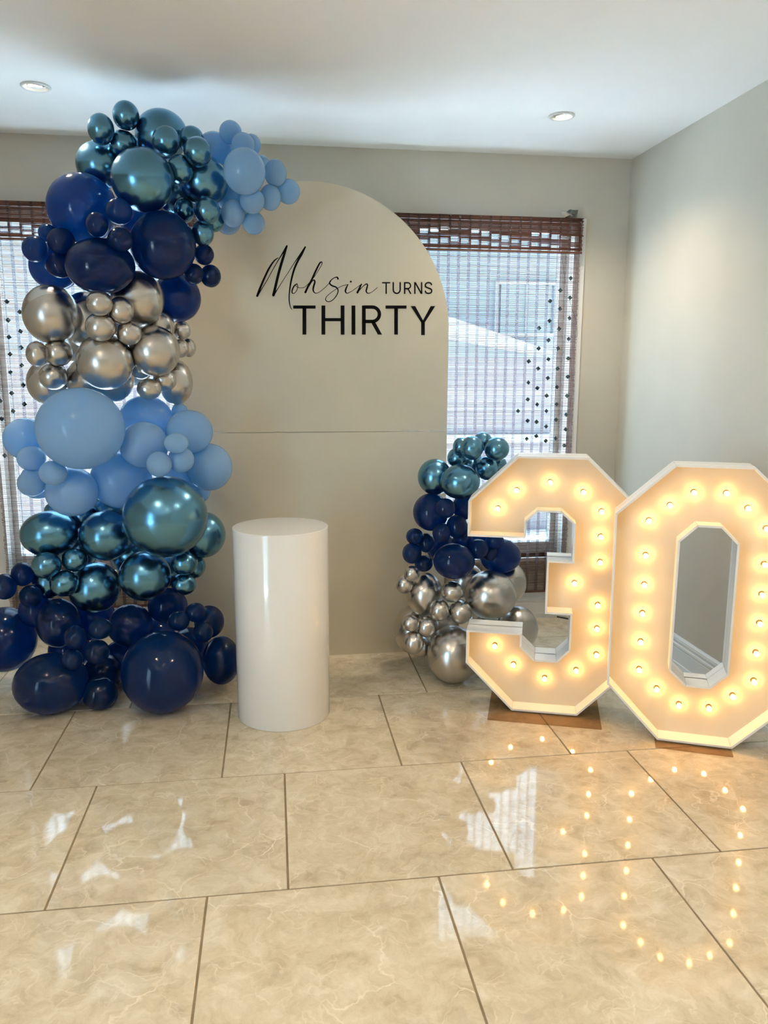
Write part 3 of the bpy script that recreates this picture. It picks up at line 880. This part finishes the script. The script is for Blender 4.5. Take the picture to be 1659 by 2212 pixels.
# black cable on the floor by the window wall
cb = obj('power_cable', tube('power_cable', spline([(1.52, 3.975, 0.004), (1.545, 3.955, 0.004), (1.57, 3.93, 0.004), (1.62, 3.915, 0.004), (1.70, 3.90, 0.004), (1.78, 3.87, 0.004)], 8), 0.0035, 8), M['cord'])
tag(cb, 'thin black power cable on the floor behind the lit number three', 'cable')

# ------------------------------------------------------------------ balloons
BM = {'C': chrome('chrome_blue_balloon', (0.125, 0.295, 0.425), 0.225),
      'S': chrome('chrome_silver_balloon', (0.58, 0.55, 0.515), 0.26),
      'N': latex('navy_balloon', (0.003, 0.015, 0.040), (0.0, 0.36, 0.95), 0.11, 0.34, 0.40),
      'B': latex('pale_blue_balloon', (0.42, 0.61, 0.77), (0.09, 0.62, 1.0), 0.12, 0.50)}

def balloon_profile():
    """unit balloon: round crown towards +z, tapering to a neck and knot at -z"""
    pr = [(0, 1.0)]
    for k in range(1, 22):
        a = math.pi * k / 24
        r, z = math.sin(a), math.cos(a)
        pr.append((r, z))
    pr += [(0.20, -0.985), (0.09, -1.03), (0.055, -1.07), (0.075, -1.09), (0.055, -1.11), (0.08, -1.14), (0.06, -1.15), (0, -1.14)]
    # nipple on the crown
    pr[0] = (0, 1.004)
    return pr
LABEL = {
    'crown3': 'small chrome blue balloon in the trio topping the tall garland under the ceiling',
    'crownF': 'large round chrome blue balloon at the front of the tall garland head',
    'crown4': 'small chrome blue balloon clustered between the large ones at the tall garland head',
    'crownlow': 'small chrome blue balloon squeezed between the upper navy balloons and pale blue tip',
    'tipF': 'largest pale blue balloon in the tall garland tip over the arch',
    'navyUleft': 'large bright navy balloon bulging beside the blind valance on the tall garland',
    'navyU3': 'small navy balloon in the trio between the large upper navy balloons',
    'navyUright': 'large dark navy balloon in front of the arch on the upper tall garland',
    'navyUmid': 'large dark navy balloon just above the silver band of the tall garland',
    'navyUside': 'small navy balloon hanging beside the window on the upper tall garland',
    'navyUback': 'bright backlit blue balloon behind the small navy ones at the window',
    'navyUarch': 'small navy balloon against the arch beside the large dark navy balloon',
    'navyUback2': 'bright blue and navy balloon half lit behind the silver band, against the arch',
    'silver4': 'small chrome silver balloon in the foursome on the tall garland silver band',
    'silverarch': 'small chrome silver balloon against the arch on the tall garland silver band',
    'silverwin': 'small chrome silver balloon beside the window on the tall garland silver band',
    'silverlow': 'small chrome silver balloon above the pale blue band of the tall garland',
    'paleHuge': 'huge pale blue balloon at the front of the tall garland',
    'paleLeft': 'medium pale blue balloon beside the window, next to the huge pale blue one',
    'pale3': 'small pale blue balloon in the trio below the huge pale blue one, window side',
    'pale3r': 'small pale blue balloon in the trio on the arch side of the tall garland',
    'chromeHuge': 'huge chrome blue balloon on the lower tall garland',
    'chrome3': 'small chrome blue balloon in the trio on the lower tall garland, window side',
    'chrome3r': 'small chrome blue balloon under the huge chrome blue one, arch side',
    'chromeBack': 'chrome blue balloon mostly hidden at the back of the lower tall garland',
    'navyWin': 'large navy balloon below the window at the foot of the tall garland',
    'navyWin3': 'small navy balloon in the trio on the large navy one below the window',
    'navyL4': 'small dark navy balloon in the foursome at the foot of the tall garland',
    'navyFloorL': 'wide dark navy balloon resting on the floor, window side of the tall garland',
    'navyFloorR': 'huge dark navy balloon resting on the floor near the pedestal',
    'navyFloorM': 'blue balloon on the floor between the two big navy ones',
    'navyPed': 'dark navy balloon half hidden behind the white pedestal',
    'navyPed3': 'small dark navy balloon above the huge navy one, toward the pedestal',
    'shortLleft': 'large chrome blue balloon on the arch side of the short garland top',
    'shortLmid': 'large chrome blue balloon touching the number three on the short garland',
    'shortNavyTop': 'large navy balloon under the chrome blue top of the short garland, arch side',
    'shortNavyArch': 'small navy balloon against the arch on the short garland',
    'shortNavyMid': 'large dark navy balloon above the silver foot of the short garland',
    'shortNavyRight': 'bright navy balloon on the window side of the short garland',
    'shortSilArch': 'small chrome silver balloon against the arch on the short garland',
    'shortSilL': 'large chrome silver balloon on the arch side of the short garland foot',
    'shortSil3': 'small chrome silver balloon in the front trio of the short garland foot',
    'shortSilBig': 'largest chrome silver balloon of the short garland, behind the number three',
    'shortSil3l': 'small chrome silver balloon low on the arch side of the short garland foot',
    'shortSilFloor': 'large chrome silver balloon resting on the floor at the short garland foot',
    'crownTop': 'large chrome blue balloon highest under the ceiling on the tall garland',
    'crownWin': 'chrome blue balloon with a bright window-side edge below the crown trio',
    'crownTip': 'large chrome blue balloon touching the pale blue tip of the tall garland',
    'sil1': 'large chrome silver balloon beside the window at the top of the silver band',
    'sil2': 'chrome silver balloon half covered by the small silver foursome',
    'sil3': 'large chrome silver balloon pressed under the big dark navy balloons',
    'sil8': 'large chrome silver balloon sitting just above the huge pale blue one',
    'sil9': 'large chrome silver balloon on the arch side below the silver foursome',
    'sil10': 'chrome silver balloon tucked between two large silver ones and the arch',
    'sil17': 'chrome silver balloon behind the small silver trio beside the window',
    'sil18': 'wide chrome silver balloon behind the one above the huge pale blue balloon',
    'sil19': 'chrome silver balloon at the arch edge above the pale blue band',
    'pale6': 'medium pale blue balloon just above the lower chrome blue ones, window side',
    'pale9': 'medium pale blue balloon touching the huge pale blue one, arch side',
    'pale7': 'backlit pale blue balloon peeking out beside the window below the pale trio',
    'pale8': 'bright backlit pale blue balloon directly above the huge chrome blue one',
    'pale10': 'bright backlit blue balloon between the silver band and the pale blue ones',
    'pale17': 'shaded pale blue balloon tucked under the trio on the arch side',
    'pale11': 'medium pale blue balloon level with the backdrop seam',
    'pale12': 'medium pale blue balloon farthest out over the backdrop, below its seam',
    'pale16': 'tiny bright blue balloon glowing at the arch edge under the silver band',
    'pale18': 'small pale blue balloon peeking out behind the huge chrome blue one',
    'chr2': 'wide chrome blue balloon beside the window, above the lower chrome trio',
    'chr3': 'chrome blue balloon between the wide one and the huge chrome blue one',
    'chr4': 'chrome blue balloon behind the huge chrome blue one, against the arch',
    'chr8': 'chrome blue balloon beside the lower chrome trio, just above the navy ones',
    'chr9': 'chrome blue balloon directly under the huge chrome blue one',
    'nav5': 'dark navy balloon above the wide floor one, window side',
    'nav10': 'dark navy balloon behind the small foursome, under the chrome blue ones',
    'nav13': 'dark navy balloon wedged between the two big navy ones on the floor',
    'nav16': 'dark navy balloon against the arch behind the small ones near the pedestal',
    'nav20': 'navy balloon under the small chrome blue ones, arch side',
    'nav21': 'navy balloon under the chrome trio behind the small navy ones at the window',
    'shortS32': 'pale chrome silver balloon behind the bright navy one near the blind bottom',
    'shortS33': 'large dull chrome silver balloon against the arch at the short garland foot',
    'shortS38': 'chrome silver balloon seen through the lower opening of the number three',
    'tipTop': 'pale blue balloon joining the chrome blue crown to the tip, near the ceiling',
    'tipMid': 'pale blue balloon hidden behind the largest one of the tip',
    'tipUp': 'small pale blue balloon in the tip cluster nearest the ceiling',
    'tipOut': 'small pale blue balloon in the outermost tip cluster over the arch edge',
    'tipLow': 'small pale blue balloon in the tip cluster above the lettering',
    'shortNfront': 'small navy balloon in the front trio under the chrome blue top of the short garland',
    'shortNarm': 'small navy balloon just under the upper arm of the number three',
    'shortNhid': 'navy balloon half hidden by the number three on the short garland',
    'shortTfront': 'small chrome blue balloon in the front pair topping the short garland',
    'shortTback': 'small chrome blue balloon at the back of the short garland top',
    'shortTarch': 'small chrome blue balloon between the top pair and the large one, arch side',
    'shortTthree': 'small chrome blue balloon next to the slanted top of the number three',
    'fillS': 'chrome silver balloon filling the inside of the tall garland silver band',
    'fillC': 'chrome blue balloon filling the inside of the lower tall garland',
    'fillN': 'navy balloon filling the inside of the tall garland foot',
    'fillN2': 'navy balloon filling the inside of the upper tall garland',
    'fillC2': 'chrome blue balloon filling the inside of the tall garland head',
    'shortFillS': 'chrome silver balloon filling the inside of the short garland foot',
    'shortFillN': 'navy balloon filling the inside of the short garland',
    'shortFillC': 'chrome blue balloon filling the inside of the short garland top',
}
DATA = [
    ('crown3', 'C', [(-0.511, 3.21, 2.249, 0.0477, 0.0511), (-0.596, 3.176, 2.189, 0.0471, 0.0538), (-0.53, 3.232, 2.156, 0.05, 0.05)]),
    ('crownTop', 'C', [(-0.395, 3.282, 2.208, 0.0984, 0.0914)]),
    ('crownWin', 'C', [(-0.627, 3.292, 2.094, 0.0896, 0.0861)]),
    ('crownF', 'C', [(-0.441, 3.068, 1.996, 0.1108, 0.1091)]),
    ('crown4', 'C', [(-0.362, 3.135, 2.147, 0.0505, 0.0522), (-0.278, 3.21, 2.172, 0.0484, 0.0519), (-0.248, 3.093, 2.104, 0.0502, 0.0518), (-0.315, 3.121, 2.049, 0.0473, 0.0507)]),
    ('crownTip', 'C', [(-0.238, 3.217, 2.033, 0.0911, 0.0911)]),
    ('crownlow', 'C', [(-0.315, 3.21, 1.923, 0.0386, 0.0456), (-0.224, 3.12, 1.908, 0.0479, 0.0496), (-0.246, 3.161, 1.834, 0.0418, 0.047), (-0.208, 3.212, 1.886, 0.0406, 0.0389)]),
    ('tipTop', 'B', [(-0.202, 3.314, 2.171, 0.0682, 0.0647)]),
    ('tipUp', 'B', [(-0.136, 3.256, 2.22, 0.0423, 0.0423), (-0.089, 3.21, 2.165, 0.0436, 0.0436), (-0.059, 3.285, 2.186, 0.0358, 0.0394)]),
    ('tipF', 'B', [(-0.083, 3.089, 2.043, 0.076, 0.0811)]),
    ('tipOut', 'B', [(0.03, 3.198, 2.066, 0.0422, 0.0493), (-0.024, 3.285, 2.115, 0.036, 0.036), (0.079, 3.242, 2.01, 0.0448, 0.0466), (0.009, 3.207, 1.979, 0.0407, 0.0478)]),
    ('tipLow', 'B', [(-0.059, 3.161, 1.956, 0.047, 0.047), (-0.132, 3.195, 1.915, 0.0458, 0.051), (-0.057, 3.225, 1.887, 0.0429, 0.0429), (-0.162, 3.377, 1.918, 0.0521, 0.0521)]),
    ('tipMid', 'B', [(-0.127, 3.307, 1.998, 0.0726, 0.0726)]),
    ('navyUleft', 'N', [(-0.684, 3.206, 1.919, 0.1274, 0.1256)]),
    ('navyU3', 'N', [(-0.521, 3.02, 1.878, 0.0457, 0.0457), (-0.595, 3.005, 1.829, 0.0389, 0.0422), (-0.513, 2.97, 1.775, 0.0436, 0.0404)]),
    ('navyUright', 'N', [(-0.388, 3.124, 1.782, 0.1198, 0.1233)]),
    ('navyUmid', 'N', [(-0.6, 3.045, 1.694, 0.1211, 0.0979)]),
    ('navyUside', 'N', [(-0.746, 3.117, 1.787, 0.0487, 0.047), (-0.843, 3.135, 1.76, 0.0455, 0.0472), (-0.816, 3.21, 1.829, 0.0327, 0.0327), (-0.764, 3.153, 1.707, 0.0495, 0.0461)]),
    ('navyUback', 'N', [(-0.816, 3.285, 1.717, 0.0942, 0.0888)]),
    ('navyUarch', 'N', [(-0.247, 3.21, 1.764, 0.0373, 0.039), (-0.286, 3.188, 1.689, 0.0371, 0.0389), (-0.227, 3.232, 1.688, 0.0395, 0.0431)]),
    ('navyUback2', 'N', [(-0.372, 3.344, 1.614, 0.0966, 0.0966)]),
    ('sil1', 'S', [(-0.801, 3.123, 1.529, 0.0989, 0.1074)]),
    ('sil2', 'S', [(-0.71, 3.282, 1.52, 0.0974, 0.1082)]),
    ('sil3', 'S', [(-0.496, 3.165, 1.592, 0.0996, 0.1031)]),
    ('silver4', 'S', [(-0.593, 2.956, 1.558, 0.0454, 0.0438), (-0.532, 3.013, 1.538, 0.0465, 0.0482), (-0.602, 2.995, 1.479, 0.0529, 0.0512), (-0.512, 3.041, 1.461, 0.0456, 0.0439)]),
    ('sil8', 'S', [(-0.608, 3.072, 1.358, 0.1025, 0.1025)]),
    ('sil9', 'S', [(-0.437, 3.128, 1.399, 0.0945, 0.0945)]),
    ('sil10', 'S', [(-0.44, 3.272, 1.497, 0.0656, 0.0729)]),
    ('silverarch', 'S', [(-0.34, 3.21, 1.479, 0.0323, 0.0359), (-0.352, 3.216, 1.411, 0.0343, 0.0361), (-0.327, 3.285, 1.416, 0.0296, 0.0369)]),
    ('silverwin', 'S', [(-0.842, 3.059, 1.384, 0.0386, 0.0453), (-0.784, 3.117, 1.39, 0.0515, 0.0498), (-0.814, 3.146, 1.304, 0.0522, 0.0505)]),
    ('sil17', 'S', [(-0.867, 3.285, 1.279, 0.0836, 0.0891)]),
    ('sil18', 'S', [(-0.665, 3.252, 1.291, 0.1288, 0.1016)]),
    ('sil19', 'S', [(-0.383, 3.295, 1.28, 0.0671, 0.0913)]),
    ('silverlow', 'S', [(-0.504, 3.212, 1.332, 0.0396, 0.0396), (-0.464, 3.129, 1.257, 0.0458, 0.0406), (-0.412, 3.183, 1.288, 0.0449, 0.0413)]),
    ('paleHuge', 'B', [(-0.698, 3.02, 1.116, 0.1561, 0.1493)]),
    ('paleLeft', 'B', [(-0.952, 3.216, 1.064, 0.0807, 0.0807)]),
    ('pale3', 'B', [(-0.907, 3.122, 0.998, 0.0525, 0.0473), (-0.804, 3.015, 0.954, 0.0494, 0.046), (-0.912, 3.121, 0.903, 0.0528, 0.0493)]),
    ('pale6', 'B', [(-0.767, 3.115, 0.869, 0.0974, 0.0939)]),
    ('pale7', 'B', [(-0.921, 3.232, 0.895, 0.0674, 0.0693)]),
    ('pale8', 'B', [(-0.603, 3.225, 0.898, 0.1199, 0.1143)]),
    ('pale9', 'B', [(-0.494, 3.132, 1.044, 0.0928, 0.0892)]),
    ('pale10', 'B', [(-0.506, 3.288, 1.134, 0.1062, 0.0932)]),
    ('pale11', 'B', [(-0.326, 3.182, 1.089, 0.0911, 0.0856)]),
    ('pale12', 'B', [(-0.259, 3.237, 0.942, 0.0919, 0.0956)]),
    ('pale3r', 'B', [(-0.357, 3.004, 1.061, 0.0447, 0.0378), (-0.422, 3.003, 0.983, 0.0465, 0.0482), (-0.348, 3.054, 0.993, 0.0492, 0.0492)]),
    ('pale16', 'B', [(-0.372, 3.285, 1.165, 0.0318, 0.0318)]),
    ('pale17', 'B', [(-0.389, 3.285, 0.888, 0.0645, 0.0607)]),
    ('pale18', 'B', [(-0.315, 3.36, 0.824, 0.0469, 0.0469)]),
    ('chromeHuge', 'C', [(-0.411, 3.02, 0.781, 0.1579, 0.1544)]),
    ('chr2', 'C', [(-0.88, 3.195, 0.691, 0.1114, 0.0913)]),
    ('chr3', 'C', [(-0.663, 3.181, 0.681, 0.1047, 0.0992)]),
    ('chr4', 'C', [(-0.291, 3.21, 0.669, 0.0905, 0.0942)]),
    ('chrome3', 'C', [(-0.873, 3.09, 0.589, 0.0551, 0.0515), (-0.779, 3.135, 0.597, 0.0489, 0.0471), (-0.816, 3.105, 0.512, 0.0539, 0.0521)]),
    ('chr8', 'C', [(-0.727, 3.206, 0.464, 0.1028, 0.1028)]),
    ('chr9', 'C', [(-0.516, 3.135, 0.523, 0.1011, 0.0993)]),
    ('chrome3r', 'C', [(-0.361, 3.127, 0.573, 0.0534, 0.0497), (-0.368, 3.143, 0.482, 0.0502, 0.0446), (-0.331, 3.21, 0.54, 0.0455, 0.0512)]),
    ('chromeBack', 'C', [(-0.917, 3.266, 0.477, 0.0679, 0.0679), (-0.89, 3.305, 0.761, 0.0376, 0.0376), (-0.771, 3.271, 0.745, 0.0487, 0.0487)]),
    ('navyWin', 'N', [(-1.12, 3.306, 0.228, 0.1266, 0.1343)]),
    ('navyWin3', 'N', [(-1.004, 3.226, 0.523, 0.0444, 0.0481), (-1.056, 3.166, 0.49, 0.0454, 0.0509), (-0.967, 3.182, 0.443, 0.0441, 0.0441)]),
    ('nav5', 'N', [(-0.869, 3.185, 0.327, 0.0855, 0.0985)]),
    ('navyL4', 'N', [(-0.768, 3.02, 0.319, 0.0408, 0.0461), (-0.673, 3.02, 0.35, 0.0444, 0.0409), (-0.783, 3.01, 0.234, 0.0391, 0.0408), (-0.692, 3.02, 0.257, 0.0482, 0.0482)]),
    ('nav10', 'N', [(-0.598, 3.21, 0.297, 0.0911, 0.0873)]),
    ('navyFloorL', 'N', [(-0.881, 3.068, 0.12, 0.1414, 0.1196)]),
    ('navyFloorR', 'N', [(-0.45, 3.025, 0.162, 0.1582, 0.1618)]),
    ('nav13', 'N', [(-0.715, 3.203, 0.102, 0.0781, 0.0781)]),
    ('navyFloorM', 'N', [(-0.702, 3.075, 0.066, 0.0698, 0.0661)]),
    ('navyPed', 'N', [(-0.236, 3.21, 0.129, 0.0778, 0.1011)]),
    ('nav16', 'N', [(-0.281, 3.221, 0.296, 0.0618, 0.0676)]),
    ('navyPed3', 'N', [(-0.327, 3.153, 0.359, 0.0414, 0.0395), (-0.299, 3.124, 0.283, 0.0412, 0.0412), (-0.391, 3.117, 0.338, 0.0427, 0.0409)]),
    ('nav20', 'N', [(-0.455, 3.285, 0.353, 0.0818, 0.074)]),
    ('nav21', 'N', [(-0.979, 3.289, 0.355, 0.0725, 0.0725)]),
    ('shortTfront', 'C', [(0.804, 3.136, 1.018, 0.0474, 0.0493), (0.915, 3.155, 1.011, 0.0517, 0.0498)]),
    ('shortTback', 'C', [(0.875, 3.23, 1.035, 0.041, 0.041), (0.777, 3.209, 1.019, 0.0348, 0.0368)]),
    ('shortTarch', 'C', [(0.773, 3.257, 0.965, 0.0433, 0.0433)]),
    ('shortTthree', 'C', [(0.888, 3.208, 0.924, 0.0488, 0.0508), (0.953, 3.252, 0.935, 0.0357, 0.0357)]),
    ('shortLleft', 'C', [(0.675, 3.25, 0.886, 0.0726, 0.0766)]),
    ('shortLmid', 'C', [(0.758, 3.135, 0.879, 0.0819, 0.0724)]),
    ('shortNavyTop', 'N', [(0.659, 3.243, 0.736, 0.077, 0.0809)]),
    ('shortNfront', 'N', [(0.699, 3.142, 0.769, 0.0421, 0.0421), (0.757, 3.172, 0.685, 0.0448, 0.0506), (0.684, 3.138, 0.666, 0.0384, 0.0423)]),
    ('shortNavyArch', 'N', [(0.585, 3.215, 0.637, 0.0373, 0.0353), (0.64, 3.241, 0.602, 0.0357, 0.0417), (0.575, 3.223, 0.563, 0.0414, 0.0454), (0.63, 3.241, 0.512, 0.0399, 0.0359)]),
    ('shortNavyMid', 'N', [(0.741, 3.146, 0.542, 0.0875, 0.0758)]),
    ('shortNarm', 'N', [(0.849, 3.164, 0.587, 0.0431, 0.0431), (0.913, 3.211, 0.558, 0.0319, 0.0359), (0.927, 3.187, 0.616, 0.0395, 0.0356)]),
    ('shortNavyRight', 'N', [(0.982, 3.287, 0.524, 0.0921, 0.0778)]),
    ('shortNhid', 'N', [(0.801, 3.23, 0.757, 0.0514, 0.0553), (0.798, 3.23, 0.614, 0.0438, 0.0438)]),
    ('shortSilArch', 'S', [(0.571, 3.197, 0.481, 0.0334, 0.0334), (0.545, 3.229, 0.428, 0.0378, 0.0417)]),
    ('shortSilL', 'S', [(0.64, 3.265, 0.369, 0.0789, 0.0951)]),
    ('shortSil3', 'S', [(0.738, 3.155, 0.407, 0.0471, 0.0452), (0.683, 3.155, 0.328, 0.0433, 0.0472), (0.776, 3.155, 0.316, 0.0494, 0.0514)]),
    ('shortSilBig', 'S', [(0.919, 3.205, 0.372, 0.1126, 0.1065)]),
    ('shortS32', 'S', [(1.048, 3.324, 0.389, 0.0689, 0.0877)]),
    ('shortS33', 'S', [(0.605, 3.357, 0.179, 0.0858, 0.1088)]),
    ('shortSil3l', 'S', [(0.559, 3.151, 0.277, 0.0372, 0.0353), (0.63, 3.165, 0.253, 0.0435, 0.0455), (0.572, 3.149, 0.191, 0.0453, 0.0492), (0.618, 3.235, 0.141, 0.0466, 0.0466)]),
    ('shortSilFloor', 'S', [(0.748, 3.166, 0.124, 0.112, 0.124)]),
    ('shortS38', 'S', [(1.068, 3.276, 0.19, 0.0937, 0.0999)]),
    ('fillS', 'S', [(-0.792, 3.411, 1.437, 0.0846, 0.0846), (-0.568, 3.399, 1.336, 0.0799, 0.0799), (-0.596, 3.406, 1.53, 0.0791, 0.0791)]),
    ('fillC', 'C', [(-0.579, 3.446, 0.796, 0.0912, 0.0912), (-0.819, 3.36, 0.592, 0.0871, 0.0871), (-0.602, 3.36, 0.566, 0.0939, 0.0939), (-0.453, 3.36, 0.491, 0.0751, 0.0751), (-0.669, 3.327, 0.762, 0.0765, 0.0765)]),
    ('fillN', 'N', [(-0.778, 3.36, 0.288, 0.0946, 0.0946), (-0.549, 3.455, 0.163, 0.0987, 0.0987), (-0.881, 3.36, 0.149, 0.087, 0.087), (-0.661, 3.344, 0.102, 0.0876, 0.0876), (-0.379, 3.36, 0.146, 0.0807, 0.0807)]),
    ('fillN2', 'N', [(-0.505, 3.36, 1.928, 0.0875, 0.0875)]),
    ('fillC2', 'C', [(-0.513, 3.372, 2.153, 0.0722, 0.0722), (-0.351, 3.36, 2.002, 0.0768, 0.0768)]),
    ('shortFillS', 'S', [(0.85, 3.38, 0.389, 0.0841, 0.0841), (0.756, 3.425, 0.181, 0.0814, 0.0814), (0.961, 3.409, 0.178, 0.086, 0.086)]),
    ('shortFillN', 'N', [(0.74, 3.38, 0.543, 0.0686, 0.0686), (0.923, 3.391, 0.611, 0.0711, 0.0711)]),
    ('shortFillC', 'C', [(0.844, 3.318, 0.925, 0.0644, 0.0644)]),
]
PROTO = lathe('balloon', balloon_profile(), 36)
PV = [v.co.copy() for v in PROTO.vertices]
PF = [tuple(p.vertices) for p in PROTO.polygons]

ALL = []
for key, c, lst in DATA:
    for x, y, z, rx, ry in lst:
        p = Vector((x, y, z))
        out = (Vector((0.0, 0.0, 1.33)) - p).normalized()        # crown faces out of the garland into the room
        ux = Vector((-out.y, out.x, 0)).normalized()
        uy = out.cross(ux)
        if uy.z < 0:
            ux, uy = -ux, -uy
        ALL.append((key, c, p, ux, uy, out, rx, ry))

def reach(b, d):
    """radius of balloon b in unit direction d"""
    _, _, p, ux, uy, out, rx, ry = b
    rz = (rx + ry) / 2
    return 1 / math.sqrt((d.dot(ux) / rx) ** 2 + (d.dot(uy) / ry) ** 2 + (d.dot(out) / rz) ** 2)

GAP_B = 0.0005
for i, b in enumerate(ALL):
    key, c, p, ux, uy, out, rx, ry = b
    planes = [(Vector((0, 0, -1)), -0.0006)]                     # rests on the floor
    if p.x + rx > AX - AR and p.x - rx < AX + AR and p.y < YA:
        planes.append((Vector((0, 1, 0)), YA - 0.0025))          # and against the arch
    if key.startswith('short') and (p.x - 0.909) * 0.945 - (p.y - 2.827) * 0.328 + rx > -0.18 and rx > 0.06:                                  # stays behind the number three
        bn = Vector((-0.328, -0.945, 0))
        planes.append((bn, bn.dot(Vector((0.9566, 2.964, 0))) - 0.002))
    # soft balloons press flat where they touch
    for j, q in enumerate(ALL):
        if j == i:
            continue
        d = q[2] - p
        L = d.length
        if L > (max(rx, ry) + max(q[6], q[7])) * 1.35:
            continue
        d = d / L
        ra, rb = reach(b, d), reach(q, -d)
        if ra + rb > L:
            planes.append((d, p.dot(d) + L * (L * L + ra * ra - rb * rb) / (2 * L * L) - GAP_B))
        else:
            planes.append((d, p.dot(d) + ra + (L - ra - rb) / 2 - GAP_B))
    vs = []
    for v in PV:
        w = p + ux * (v.x * rx) + uy * (v.y * ry) + out * (v.z * (rx + ry) / 2)
        for it in range(3):
            for n, k in planes:
                e = w.dot(n) - k
                if e > 0:
                    w = w - n * e
        vs.append(w - p)
    me = pyd('balloon', vs, PF, True)
    o = obj('balloon', me, BM[c], loc=p)
    tag(o, LABEL[key], 'balloon', LABEL[key])
